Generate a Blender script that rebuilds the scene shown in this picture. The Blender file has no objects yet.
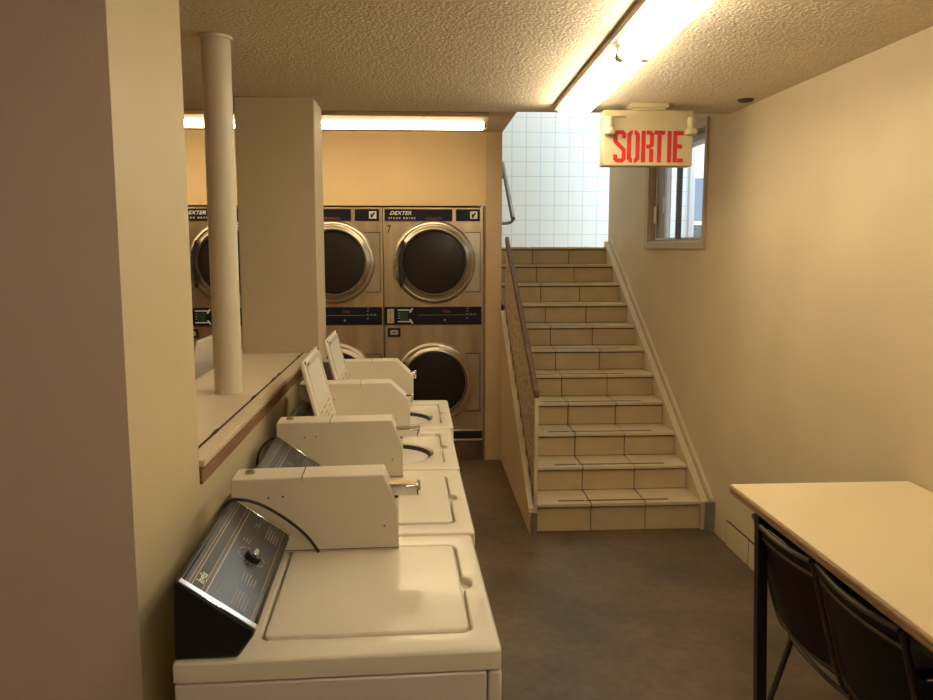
import bpy, bmesh, math, random
from mathutils import Vector, Matrix
random.seed(7)
COL = bpy.context.scene.collection
PI = math.pi

# ------------------------------------------------------------------ materials
def srgb(r, g, b):
    f = lambda c: (c/255/12.92) if c/255 <= .04045 else ((c/255+.055)/1.055)**2.4
    return (f(r), f(g), f(b), 1)

def mat(name, col, rough=.5, metal=0., var=0., vscale=6., bump=0., bscale=80., stretch=None,
        emit=None, estr=0., coat=0., col2=None, spec=None, detail=4.):
    m = bpy.data.materials.new(name); m.use_nodes = True
    nt = m.node_tree; n = nt.nodes; l = nt.links
    b = n['Principled BSDF']
    b.inputs['Roughness'].default_value = rough
    b.inputs['Metallic'].default_value = metal
    if spec is not None: b.inputs['Specular IOR Level'].default_value = spec
    if coat: b.inputs['Coat Weight'].default_value = coat; b.inputs['Coat Roughness'].default_value = .12
    tc = n.new('ShaderNodeTexCoord'); mp = n.new('ShaderNodeMapping')
    l.new(tc.outputs['Object'], mp.inputs['Vector'])
    if stretch: mp.inputs['Scale'].default_value = stretch
    ns = n.new('ShaderNodeTexNoise'); ns.inputs['Scale'].default_value = vscale; ns.inputs['Detail'].default_value = detail
    l.new(mp.outputs['Vector'], ns.inputs['Vector'])
    rp = n.new('ShaderNodeValToRGB')
    rp.color_ramp.elements[0].position = .32; rp.color_ramp.elements[1].position = .68
    c2 = col2 if col2 else tuple(max(0, c*(1-var)) for c in col[:3])+(1,)
    rp.color_ramp.elements[0].color = c2; rp.color_ramp.elements[1].color = col
    l.new(ns.outputs['Fac'], rp.inputs['Fac'])
    l.new(rp.outputs['Color'], b.inputs['Base Color'])
    if bump:
        n2 = n.new('ShaderNodeTexNoise'); n2.inputs['Scale'].default_value = bscale; n2.inputs['Detail'].default_value = 3
        l.new(mp.outputs['Vector'], n2.inputs['Vector'])
        bp = n.new('ShaderNodeBump'); bp.inputs['Strength'].default_value = bump; bp.inputs['Distance'].default_value = .01
        l.new(n2.outputs['Fac'], bp.inputs['Height']); l.new(bp.outputs['Normal'], b.inputs['Normal'])
    if emit:
        b.inputs['Emission Color'].default_value = emit; b.inputs['Emission Strength'].default_value = estr
    return m

M = {}
M['wall'] = mat('cream_paint', (.69, .585, .365, 1), .55, var=.06, vscale=2.5, bump=.06, bscale=120)
M['wall_right'] = mat('warm_cream_paint', (.64, .525, .325, 1), .6, var=.10, vscale=1.6, bump=.08, bscale=90)
M['wall_grey'] = mat('taupe_paint', (.66, .53, .425, 1), .6, var=.05, vscale=2., bump=.05, bscale=120)
M['wall_dry'] = mat('ochre_paint', (.74, .545, .29, 1), .55, var=.06, vscale=2.5, bump=.04, bscale=120)
M['stub'] = mat('tan_paint', (.60, .45, .27, 1), .6, var=.10, vscale=3, bump=.05, bscale=100)
M['pillar'] = mat('pillar_paint', (.57, .475, .31, 1), .6, var=.05, vscale=2.5, bump=.05, bscale=120)
M['ledge'] = mat('ledge_paint', (.72, .60, .42, 1), .45, var=.08, vscale=5)
M['crack'] = mat('dark_crack', (.05, .03, .015, 1), .9)
M['woodraw'] = mat('raw_wood', (.36, .19, .085, 1), .6, var=.5, vscale=8, stretch=(6, .7, 8), bump=.2)
M['railwood'] = mat('rail_wood', (.13, .062, .026, 1), .6, var=.4, vscale=10, stretch=(4, 1, 4))
M['palewood'] = mat('pale_ply_wood', (.60, .42, .23, 1), .5, var=.35, vscale=14, stretch=(4, 2, 4))
M['edgewood'] = mat('table_edge_wood', (.42, .24, .11, 1), .5, var=.55, vscale=9, stretch=(6, 1.2, 30), bump=.1)
M['washer'] = mat('white_enamel', (.82, .76, .62, 1), .25, var=.03, vscale=3, coat=.15)
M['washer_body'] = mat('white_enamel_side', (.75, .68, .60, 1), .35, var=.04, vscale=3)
M['coin'] = mat('coin_box_paint', (.72, .65, .52, 1), .42, var=.04, vscale=4, bump=.03, bscale=200)
M['plastic'] = mat('white_plastic', (.80, .75, .64, 1), .35, var=.05, vscale=6)
M['black'] = mat('black_plastic', (.012, .012, .013, 1), .38)
M['panel'] = mat('console_glass', (.018, .021, .024, 1), .30, coat=.25)
M['chrome'] = mat('chrome', (.80, .78, .74, 1), .12, 1.)
M['steelframe'] = mat('brushed_ring', (.62, .56, .46, 1), .30, 1., var=.1, vscale=8)
M['steel'] = mat('stainless', (.68, .55, .38, 1), .33, .9, var=.28, vscale=3.5, stretch=(3, 1, .35), bump=.015, bscale=30)
M['navy'] = mat('navy_band', (.007, .007, .018, 1), .45, spec=.25)
M['glassdark'] = mat('smoked_glass', (.018, .013, .009, 1), .32, spec=.35)
M['drum'] = mat('dark_drum', (.035, .034, .028, 1), .5)
M['beige'] = mat('beige_plastic', (.55, .46, .33, 1), .5)
M['green'] = mat('green_print', (.012, .045, .035, 1), .5)
M['white_print'] = mat('white_print', (.75, .73, .66, 1), .5)
M['grey_print'] = mat('grey_print', (.30, .30, .28, 1), .5)
M['gold'] = mat('gold_print', (.55, .36, .19, 1), .3, .6)
M['redprint'] = mat('red_print', (.12, .03, .03, 1), .5)
M['ink'] = mat('dark_ink', (.10, .08, .06, 1), .6)
M['label'] = mat('paper_label', (.62, .60, .52, 1), .5)
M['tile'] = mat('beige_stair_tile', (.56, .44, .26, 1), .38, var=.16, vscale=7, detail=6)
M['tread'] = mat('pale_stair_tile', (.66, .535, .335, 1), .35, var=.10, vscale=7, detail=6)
M['grout'] = mat('dark_grout', (.075, .05, .028, 1), .9)
M['strip'] = mat('grip_strip', (.14, .10, .055, 1), .8)
M['cream_trim'] = mat('cream_trim', (.62, .53, .36, 1), .5, var=.12, vscale=6)
M['greyblock'] = mat('grey_metal_paint', (.20, .18, .15, 1), .5, var=.3, vscale=20)
M['column'] = mat('column_paint', (.72, .65, .50, 1), .4, var=.05, vscale=5)
M['laminate'] = mat('table_laminate', (.84, .69, .43, 1), .38, var=.05, vscale=3)
M['legblack'] = mat('black_metal', (.010, .009, .008, 1), .4)
M['chairframe'] = mat('chair_tube', (.10, .078, .06, 1), .38, .6)
M['brownvinyl'] = mat('brown_vinyl', (.018, .007, .004, 1), .5, var=.3, vscale=10, spec=.2)
M['blackvinyl'] = mat('black_vinyl', (.006, .005, .0045, 1), .5, var=.3, vscale=10, spec=.2)
M['sign'] = mat('sign_cream', (.56, .48, .28, 1), .5, var=.06, vscale=8)
M['red'] = mat('sign_red', (.62, .020, .028, 1), .5, var=.2, vscale=25)
M['housing'] = mat('fixture_white', (.70, .66, .57, 1), .4)
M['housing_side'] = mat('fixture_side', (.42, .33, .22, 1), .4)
M['window_wood'] = mat('window_casing', (.52, .42, .27, 1), .5, var=.1, vscale=8)
M['alu'] = mat('window_aluminium', (.30, .29, .29, 1), .4, .5)
M['alu_dark'] = mat('window_dark_seal', (.05, .045, .045, 1), .5)
M['alu_lt'] = mat('window_pale_frame', (.62, .64, .68, 1), .4)
M['metalrail'] = mat('grey_steel_rail', (.20, .19, .175, 1), .35, .7)
M['brass'] = mat('aged_brass', (.42, .33, .17, 1), .35, 1.)
M['rubber'] = mat('black_rubber', (.015, .012, .010, 1), .5)
M['curb'] = mat('dark_curb', (.07, .045, .025, 1), .8, var=.3, vscale=8)
M['tube'] = mat('tube_glow', (1, 1, 1, 1), .5, emit=(1, .87, .64, 1), estr=20)
M['tube_dim'] = mat('tube_glow_dim', (1, 1, 1, 1), .5, emit=(1, .87, .66, 1), estr=15)
M['tube2'] = mat('tube_glow_warm', (1, 1, 1, 1), .5, emit=(1, .80, .50, 1), estr=13)
M['out_wall'] = mat('outside_blue_wall', (.36, .44, .55, 1), .8, var=.2, vscale=1)
M['out_ground'] = mat('outside_pavement', (.5, .5, .5, 1), .9, var=.2, vscale=3)
M['carpaint'] = mat('white_car_paint', (.8, .82, .85, 1), .25)

# ceiling : stippled plaster
def stipple():
    m = bpy.data.materials.new('stippled_ceiling'); m.use_nodes = True
    nt = m.node_tree; n = nt.nodes; l = nt.links; b = n['Principled BSDF']
    b.inputs['Roughness'].default_value = .85
    tc = n.new('ShaderNodeTexCoord')
    v = n.new('ShaderNodeTexVoronoi'); v.inputs['Scale'].default_value = 85; v.feature = 'SMOOTH_F1'
    ns = n.new('ShaderNodeTexNoise'); ns.inputs['Scale'].default_value = 105; ns.inputs['Detail'].default_value = 4
    ad = n.new('ShaderNodeMath'); ad.operation = 'SUBTRACT'
    l.new(tc.outputs['Object'], v.inputs['Vector']); l.new(tc.outputs['Object'], ns.inputs['Vector'])
    l.new(ns.outputs['Fac'], ad.inputs[0]); l.new(v.outputs['Distance'], ad.inputs[1])
    bp = n.new('ShaderNodeBump'); bp.inputs['Strength'].default_value = .55; bp.inputs['Distance'].default_value = .008
    l.new(ad.outputs[0], bp.inputs['Height']); l.new(bp.outputs['Normal'], b.inputs['Normal'])
    rp = n.new('ShaderNodeValToRGB')
    rp.color_ramp.elements[0].position = -.0; rp.color_ramp.elements[1].position = .5
    rp.color_ramp.elements[0].color = (.66, .56, .41, 1); rp.color_ramp.elements[1].color = (.80, .71, .56, 1)
    l.new(ad.outputs[0], rp.inputs['Fac']); l.new(rp.outputs['Color'], b.inputs['Base Color'])
    return m
M['ceiling'] = stipple()

def floor_mat():
    m = bpy.data.materials.new('worn_concrete'); m.use_nodes = True
    nt = m.node_tree; n = nt.nodes; l = nt.links; b = n['Principled BSDF']
    tc = n.new('ShaderNodeTexCoord')
    a = n.new('ShaderNodeTexNoise'); a.inputs['Scale'].default_value = 1.5; a.inputs['Detail'].default_value = 7; a.inputs['Roughness'].default_value = .65
    c = n.new('ShaderNodeTexNoise'); c.inputs['Scale'].default_value = 22; c.inputs['Detail'].default_value = 5
    l.new(tc.outputs['Object'], a.inputs['Vector']); l.new(tc.outputs['Object'], c.inputs['Vector'])
    r1 = n.new('ShaderNodeValToRGB'); e = r1.color_ramp.elements
    e[0].position = .35; e[0].color = (.070, .049, .025, 1); e[1].position = .72; e[1].color = (.178, .122, .062, 1)
    l.new(a.outputs['Fac'], r1.inputs['Fac'])
    r2 = n.new('ShaderNodeValToRGB'); e = r2.color_ramp.elements
    e[0].position = .3; e[0].color = (.8, .8, .8, 1); e[1].position = .75; e[1].color = (1.2, 1.18, 1.12, 1)
    l.new(c.outputs['Fac'], r2.inputs['Fac'])
    mx = n.new('ShaderNodeMix'); mx.data_type = 'RGBA'; mx.blend_type = 'MULTIPLY'; mx.inputs[0].default_value = 1
    l.new(r1.outputs['Color'], mx.inputs[6]); l.new(r2.outputs['Color'], mx.inputs[7])
    l.new(mx.outputs[2], b.inputs['Base Color'])
    b.inputs['Roughness'].default_value = .48
    bp = n.new('ShaderNodeBump'); bp.inputs['Strength'].default_value = .15; bp.inputs['Distance'].default_value = .01
    l.new(c.outputs['Fac'], bp.inputs['Height']); l.new(bp.outputs['Normal'], b.inputs['Normal'])
    return m
M['floor'] = floor_mat()

def tile_wall_mat():
    m = bpy.data.materials.new('white_wall_tile'); m.use_nodes = True
    nt = m.node_tree; n = nt.nodes; l = nt.links; b = n['Principled BSDF']
    tc = n.new('ShaderNodeTexCoord'); mp = n.new('ShaderNodeMapping')
    mp.inputs['Rotation'].default_value = (PI/2, 0, 0)
    mp.inputs['Location'].default_value = (.038, .115, 0)
    l.new(tc.outputs['Object'], mp.inputs['Vector'])
    sx = n.new('ShaderNodeSeparateXYZ'); l.new(tc.outputs['Object'], sx.inputs[0])
    def line(sock, off):
        a = n.new('ShaderNodeMath'); a.operation = 'ADD'; a.inputs[1].default_value = off; l.new(sock, a.inputs[0])
        d = n.new('ShaderNodeMath'); d.operation = 'DIVIDE'; d.inputs[1].default_value = .1545; l.new(a.outputs[0], d.inputs[0])
        f = n.new('ShaderNodeMath'); f.operation = 'FRACT'; l.new(d.outputs[0], f.inputs[0])
        g = n.new('ShaderNodeMath'); g.operation = 'LESS_THAN'; g.inputs[1].default_value = .045; l.new(f.outputs[0], g.inputs[0])
        return g.outputs[0]
    x = line(sx.outputs['X'], 10-1.024 + .1545*.5 + .04); z = line(sx.outputs['Z'], 10 - 2.04)
    mxm = n.new('ShaderNodeMath'); mxm.operation = 'MAXIMUM'; l.new(x, mxm.inputs[0]); l.new(z, mxm.inputs[1])
    mx = n.new('ShaderNodeMix'); mx.data_type = 'RGBA'
    mx.inputs[6].default_value = (.78, .83, .86, 1); mx.inputs[7].default_value = (.50, .62, .72, 1)
    l.new(mxm.outputs[0], mx.inputs[0]); l.new(mx.outputs[2], b.inputs['Base Color'])
    b.inputs['Roughness'].default_value = .18
    return m
M['walltile'] = tile_wall_mat()

def mesh_panel_mat():
    # small woven lattice of the railing infill
    m = bpy.data.materials.new('woven_infill'); m.use_nodes = True
    nt = m.node_tree; n = nt.nodes; l = nt.links; b = n['Principled BSDF']
    tc = n.new('ShaderNodeTexCoord')
    v = n.new('ShaderNodeTexVoronoi'); v.inputs['Scale'].default_value = 42; l.new(tc.outputs['Object'], v.inputs['Vector'])
    rp = n.new('ShaderNodeValToRGB'); e = rp.color_ramp.elements
    e[0].position = .25; e[0].color = (.66, .52, .36, 1); e[1].position = .7; e[1].color = (.30, .21, .13, 1)
    l.new(v.outputs['Distance'], rp.inputs['Fac']); l.new(rp.outputs['Color'], b.inputs['Base Color'])
    bp = n.new('ShaderNodeBump'); bp.inputs['Strength'].default_value = .6; bp.invert = True; bp.inputs['Distance'].default_value = .006
    l.new(v.outputs['Distance'], bp.inputs['Height']); l.new(bp.outputs['Normal'], b.inputs['Normal'])
    b.inputs['Roughness'].default_value = .55
    return m
M['woven'] = mesh_panel_mat()

def glass_mat():
    m = bpy.data.materials.new('window_glass'); m.use_nodes = True
    nt = m.node_tree; n = nt.nodes; l = nt.links; n.clear()
    out = n.new('ShaderNodeOutputMaterial'); t = n.new('ShaderNodeBsdfTransparent'); g = n.new('ShaderNodeBsdfGlossy')
    t.inputs[0].default_value = (.92, .95, 1, 1); g.inputs['Roughness'].default_value = .02
    ge = n.new('ShaderNodeNewGeometry'); dt = n.new('ShaderNodeVectorMath'); dt.operation = 'DOT_PRODUCT'
    l.new(ge.outputs['Incoming'], dt.inputs[0]); l.new(ge.outputs['Normal'], dt.inputs[1])
    ab = n.new('ShaderNodeMath'); ab.operation = 'ABSOLUTE'; l.new(dt.outputs['Value'], ab.inputs[0])
    om = n.new('ShaderNodeMath'); om.operation = 'SUBTRACT'; om.inputs[0].default_value = 1; l.new(ab.outputs[0], om.inputs[1])
    pw = n.new('ShaderNodeMath'); pw.operation = 'POWER'; pw.inputs[1].default_value = 5; l.new(om.outputs[0], pw.inputs[0])
    ml = n.new('ShaderNodeMath'); ml.operation = 'MULTIPLY_ADD'; ml.inputs[1].default_value = .93; ml.inputs[2].default_value = .07; l.new(pw.outputs[0], ml.inputs[0])
    mx = n.new('ShaderNodeMixShader'); l.new(ml.outputs[0], mx.inputs[0]); l.new(t.outputs[0], mx.inputs[1]); l.new(g.outputs[0], mx.inputs[2])
    l.new(mx.outputs[0], out.inputs[0]); return m
M['glass'] = glass_mat()

# ------------------------------------------------------------------ mesh helpers
def nb(): return bmesh.new()
def box(bm, x0, x1, y0, y1, z0, z1):
    v = [bm.verts.new(p) for p in ((x0,y0,z0),(x1,y0,z0),(x1,y1,z0),(x0,y1,z0),(x0,y0,z1),(x1,y0,z1),(x1,y1,z1),(x0,y1,z1))]
    for f in ((0,3,2,1),(4,5,6,7),(0,1,5,4),(1,2,6,5),(2,3,7,6),(3,0,4,7)): bm.faces.new([v[i] for i in f])
    return bm
def prism(bm, pts, axis, a, b):
    """extrude a 2D polygon along an axis; pts are the other two coords in xyz order"""
    def P(p, t):
        if axis == 'X': return (t, p[0], p[1])
        if axis == 'Y': return (p[0], t, p[1])
        return (p[0], p[1], t)
    A = [bm.verts.new(P(p, a)) for p in pts]; B = [bm.verts.new(P(p, b)) for p in pts]
    bm.faces.new(A); bm.faces.new(list(reversed(B)))
    k = len(pts)
    for i in range(k): bm.faces.new([A[i], B[i], B[(i+1)%k], A[(i+1)%k]])
    return bm
def tube(bm, path, r, n=12, caps=True):
    path = [Vector(p) for p in path]; rings = []; up = None
    for i, p in enumerate(path):
        d = (path[min(i+1, len(path)-1)] - path[max(i-1, 0)]).normalized()
        if up is None:
            up = d.orthogonal().normalized()
        up = (up - d*up.dot(d)).normalized(); s = d.cross(up)
        rr = r[i] if isinstance(r, (list, tuple)) else r
        rings.append([bm.verts.new(p + (up*math.cos(2*PI*k/n) + s*math.sin(2*PI*k/n))*rr) for k in range(n)])
    for a, b in zip(rings, rings[1:]):
        for k in range(n): bm.faces.new([a[k], a[(k+1)%n], b[(k+1)%n], b[k]])
    if caps: bm.faces.new(list(reversed(rings[0]))); bm.faces.new(rings[-1])
    return bm
def smooth_path(pts, n=8):
    pts = [Vector(p) for p in pts]; out = []
    P = [pts[0]] + pts + [pts[-1]]
    for i in range(1, len(P)-2):
        for k in range(n):
            t = k/n; a, b, c, d = P[i-1], P[i], P[i+1], P[i+2]
            out.append(.5*((2*b)+(-a+c)*t+(2*a-5*b+4*c-d)*t*t+(-a+3*b-3*c+d)*t**3))
    out.append(pts[-1]); return out
def lathe(bm, prof, c, axis='Y', n=56, closed=False):
    """prof: list of (radius, along)"""
    rings = []
    for r, h in prof:
        ring = []
        for k in range(n):
            a = 2*PI*k/n
            if axis == 'Y': p = (c[0]+r*math.cos(a), c[1]+h, c[2]+r*math.sin(a))
            elif axis == 'X': p = (c[0]+h, c[1]+r*math.cos(a), c[2]+r*math.sin(a))
            else: p = (c[0]+r*math.cos(a), c[1]+r*math.sin(a), c[2]+h)
            ring.append(bm.verts.new(p))
        rings.append(ring)
    prs = list(zip(rings, rings[1:])) + ([(rings[-1], rings[0])] if closed else [])
    for a, b in prs:
        for k in range(n): bm.faces.new([a[k], a[(k+1)%n], b[(k+1)%n], b[k]])
    return rings
def rrect(x0, x1, y0, y1, r, n=6):
    pts = []
    for cx, cy, a0 in ((x1-r, y0+r, -90), (x1-r, y1-r, 0), (x0+r, y1-r, 90), (x0+r, y0+r, 180)):
        for k in range(n+1):
            a = math.radians(a0+90*k/n); pts.append((cx+r*math.cos(a), cy+r*math.sin(a)))
    return pts

def wl(o):
    v = Vector((0, 0, 0))
    while o: v += o.location; o = o.parent
    return v
def obj(name, bm, m, parent=None, smooth=False, bevel=0., angle=35, seg=2, label=None):
    bmesh.ops.remove_doubles(bm, verts=bm.verts, dist=1e-6)
    bmesh.ops.recalc_face_normals(bm, faces=bm.faces)
    if parent is not None: off = wl(parent)
    else:
        xs = [v.co.x for v in bm.verts]; ys = [v.co.y for v in bm.verts]; zs = [v.co.z for v in bm.verts]
        off = Vector(((min(xs)+max(xs))/2, (min(ys)+max(ys))/2, min(zs)))
    bmesh.ops.translate(bm, verts=bm.verts, vec=-off)
    me = bpy.data.meshes.new(name); bm.to_mesh(me); bm.free()
    if smooth:
        for p in me.polygons: p.use_smooth = True
    o = bpy.data.objects.new(name, me); COL.objects.link(o)
    me.materials.append(M[m] if isinstance(m, str) else m)
    if parent is not None: o.parent = parent
    else: o.location = off
    if smooth and angle:
        try: me.set_sharp_from_angle(angle=math.radians(angle))
        except Exception: pass
    if bevel:
        b = o.modifiers.new('bevel', 'BEVEL'); b.width = bevel; b.segments = seg; b.limit_method = 'ANGLE'; b.angle_limit = math.radians(30)
        b.harden_normals = False
        for p in me.polygons: p.use_smooth = True
        try: me.set_sharp_from_angle(angle=math.radians(40))
        except Exception: pass
    if label: o['label'] = label
    return o
def tag(o, label, cat, group=None):
    o['label'] = label; o['category'] = cat
    if group: o['group'] = group
    return o
def thing(name, loc, label, cat, group=None):
    o = bpy.data.objects.new(name, None); COL.objects.link(o); o.location = loc
    o.empty_display_size = .1
    return tag(o, label, cat, group)
def struct(name, bm, m, parent=None, **k):
    o = obj(name, bm, m, parent, **k); o['kind'] = 'structure'; return o
def copy_tree(o, parent=None):
    c = o.copy(); COL.objects.link(c)
    if parent is not None: c.parent = parent
    for ch in [x for x in bpy.data.objects if x.parent == o]:
        copy_tree(ch, c)
    return c
def text_bm(bm, s, size, origin, right, up, depth=.001, shear=0., spacing=1., sx=1., bold=0.):
    cu = bpy.data.curves.new('lettering', 'FONT'); cu.body = s; cu.size = size; cu.shear = shear; cu.space_character = spacing
    cu.resolution_u = 3; cu.offset = bold
    ob = bpy.data.objects.new('lettering', cu); COL.objects.link(ob)
    bpy.context.view_layer.update()
    me = bpy.data.meshes.new_from_object(ob.evaluated_get(bpy.context.evaluated_depsgraph_get()))
    R = Vector(right).normalized(); U = Vector(up).normalized(); N = R.cross(U); O = Vector(origin)
    vs = [bm.verts.new(O + R*v.co.x*sx + U*v.co.y + N*depth) for v in me.vertices]
    for p in me.polygons:
        try: bm.faces.new([vs[i] for i in p.vertices])
        except Exception: pass
    bpy.data.objects.remove(ob); bpy.data.curves.remove(cu); bpy.data.meshes.remove(me)
    return bm

# ------------------------------------------------------------------ dimensions
CEIL, CEIL2 = 2.514, 2.647
XW = -.585                 # washer-side face of the half wall
XS, XST, XR = .664, 1.736, 1.807
YS, TR, RI, NST = 4.731, .2694, .159, 11
YE, YD, YB = 4.688, 6.445, 8.70

ZT = lambda k: 0 if k < 0 else .179+.157*k
SL = .157/TR
# ------------------------------------------------------------------ shell
struct('floor', box(nb(), -4.2, XR+.15, -3.2, 8.0, -.1, 0), 'floor')
c = nb(); box(c, -4.2, XR+.15, -3.2, YE, CEIL, CEIL+.12); struct('ceiling_main', c, 'ceiling')
c = nb(); box(c, -4.2, XS+.0, YE, YD+.2, CEIL2, CEIL2+.1); box(c, -4.2, XS, YE-.02, YE, CEIL+.12, CEIL2+.1); struct('ceiling_dryers', c, M['stub'])
# right wall with the window hole
WY0, WY1, WZ0, WZ1 = 5.03, 6.24, 1.785, 2.50
c = nb(); YRE = 7.63
box(c, XR, XR+.16, -3.2, WY0, 0, 4.7); box(c, XR, XR+.16, WY1, YRE, 0, 4.7)
box(c, XR, XR+.16, WY0, WY1, 0, WZ0); box(c, XR, XR+.16, WY0, WY1, WZ1, 4.7)
struct('wall_right', c, 'wall_right')
struct('wall_back', box(nb(), -4.2, XR+.15, -3.2, -3.0, 0, CEIL), 'wall')
struct('wall_left_near', box(nb(), -4.2, XW, 1.612, 1.615, 0, CEIL), 'wall_grey')
struct('wall_left_behind', box(nb(), -2.3, -2.2, -3.0, 1.6, 0, CEIL), 'wall_grey')
struct('wall_left_jamb', box(nb(), -.93, XW, 1.6152, 2.10, 0, CEIL), 'wall')
struct('wall_left_half', box(nb(), -.93, XW, 2.10, 4.32, 0, 1.15), 'wall')
struct('wall_pillar', box(nb(), -.944, -.537, 4.30, 4.63, 0, CEIL), 'pillar', bevel=.006)
struct('wall_left_far', box(nb(), -4.2, -4.0, 1.6, 6.6, 0, CEIL2), 'wall')
# ledge on the half wall
lp = nb(); box(lp, -.955, -.628, 2.1001, 4.298, 1.15, 1.185)
struct('trim_ledge', lp, 'ledge')
lp = nb(); box(lp, -.620, -.570, 2.1001, 4.298, 1.165, 1.184)
struct('trim_ledge_edge', lp, 'ledge', bevel=.003)
lp = nb(); box(lp, -.626, -.578, 2.1001, 4.298, 1.118, 1.165)
struct('trim_ledge_wood', lp, 'woodraw')
lp = nb(); box(lp, -.630, -.619, 2.101, 4.297, 1.12, 1.1835)
random.seed(4)
for yy in (2.37, 2.95, 3.35, 3.50, 4.1):
    w = random.uniform(.10, .22)
    prism(lp, [(-.626, yy), (-.622, yy-.03), (-.617, yy+w*.4), (-.622, yy+w), (-.631, yy+w*.6)], 'Z', 1.17, 1.1862)
struct('trim_ledge_crack', lp, 'crack')
# dryer wall: header over the machines, stub at the stair side
DR0, DR1 = -1.888, .535
c = nb(); box(c, -4.2, DR0, YD, YD+.12, 0, CEIL2); box(c, DR0, DR1, YD, YD+.12, 2.075, CEIL2)
struct('wall_dryer_header', c, 'wall_dry')
c = nb(); box(c, DR1, XS, YD, YD+.12, 0, CEIL2); struct('wall_dryer_stub', c, 'stub')
c = nb(); box(c, DR0-.1, DR1+.02, 7.25, 7.3, 0, 2.2); box(c, DR0-.1, DR0-.02, YD+.12, 7.25, 0, 2.2); box(c, DR0-.1, DR1+.02, YD+.12, 7.25, 2.15, 2.2)
struct('wall_dryer_recess', c, 'crack')
# stairwell shell
struct('wall_stair_left', box(nb(), XS-.08, XS, YD+.1201, YB, 0, 4.7), 'wall')
struct('wall_stair_left_upper', box(nb(), XS-.08, XS-.001, YE, YD+.12, CEIL2+.1, 4.7), 'wall')
struct('wall_stair_bulkhead', box(nb(), XS-.08, XR, YE-.12, YE, CEIL+.12, 4.7), 'wall')
struct('wall_tiled', box(nb(), XS-.1, 2.93, YB, YB+.1, 1.5, 4.7), 'walltile')
lf = nb(); box(lf, XS, 3.0, YS+10*TR+.1, YB, 1.62, ZT(10)-.002); box(lf, XR+.16, 3.0, 4.0, YS+10*TR+.1, 1.62, ZT(10)-.002); struct('floor_landing', lf, 'tread')
struct('ceiling_stairwell', box(nb(), XS-.1, 3.0, YE-.1, YB+.1, 4.7, 4.8), 'wall')
# knee wall beside the stair, under the railing
c = nb(); prism(c, [(4.70, 0), (YD, 0), (YD, 1.215), (4.70, .145)], 'X', XS, .700)
struct('wall_stair_knee', c, 'stub')
c = nb(); prism(c, [(4.69, .14), (YD, 1.215), (YD, 1.24), (4.69, .165)], 'X', XS-.006, .703)
struct('trim_knee_cap', c, 'cream_trim')
# tile skirting along the foot of the right wall
c = nb(); box(c, XR-.0085, XR, -3., 4.453, 0, .150); struct('baseboard_right_grout', c, 'grout')
c = nb(); y = 4.45
while y > -2.9:
    box(c, XR-.009, XR-.003, y-.314, y-.001, .003, .146); y -= .322
struct('baseboard_right', c, 'wall_right')

# ------------------------------------------------------------------ staircase
st = thing('staircase', (1.2, YS, 0), 'straight flight of beige tiled steps climbing to the white tiled landing', 'stairs')
X0 = .704
c = nb()
pts = [(YS+.02, 0)]
for k in range(NST):
    pts += [(YS+k*TR+.012, ZT(k)-.019), (YS+(k+1)*TR+.012, ZT(k)-.019)]
pts += [(YS+NST*TR+.012, 0)]
prism(c, pts, 'X', X0, XST+.002)
obj('stair_body', c, 'grout', st)
GX = [X0, 1.051, 1.393, XST]
for k in range(NST):
    y0 = YS+k*TR; c = nb()
    for a, b in zip(GX, GX[1:]):
        box(c, a+(.0035 if a > X0 else 0), b-(.0035 if b < XST else 0), y0+.002, y0+.014, ZT(k-1)+.003, ZT(k)-.030)  # gap below the nosing bares the dark body as its shadow line
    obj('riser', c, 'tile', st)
    c = nb()
    for a, b in zip(GX, GX[1:]):
        box(c, a+(.005 if a > X0 else 0), b-(.005 if b < XST else 0), y0-.014, y0+TR+.001, ZT(k)-.018, ZT(k))
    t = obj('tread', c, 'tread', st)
    c = nb(); d = random.uniform(-.05, .05)
    box(c, .86+d*.4, 1.02, y0+.038, y0+.060, ZT(k), ZT(k)+.0015)
    box(c, 1.03, 1.56+d, y0+.038, y0+.060, ZT(k), ZT(k)+.0015)
    obj('grip_strip', c, 'strip', t)
# sloping skirting on the wall side
def skirt(x0, x1, off, low, y0, y1):
    c = nb(); z = lambda y, o: ZT(0)+(y-YS)*SL+o
    prism(c, [(y0, 0), (y0, z(y0, off)), (y1, z(y1, off)), (y1, z(y1, off)-low), (y0+.25, 0)], 'X', x0, x1); return c
sk = thing('stair_skirting', (1.78, YS, 0), 'cream sloping skirting board between the steps and the window wall', 'skirting')
obj('board', skirt(XST+.004, 1.783, .012, .45, 4.712, 7.50), 'wall_right', sk)
obj('upper_molding', skirt(1.787, XR-.0005, .055, .5, 4.690, 7.50), 'wall_right', sk)
obj('dark_groove', skirt(1.781, 1.789, .008, .40, 4.716, 7.49), 'grout', sk)  # thin dark line between the two boards
c = nb(); box(c, 1.752, XR-.001, 4.655, 4.689, 0, .190); obj('end_block', c, 'greyblock', sk, bevel=.003)

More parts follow.
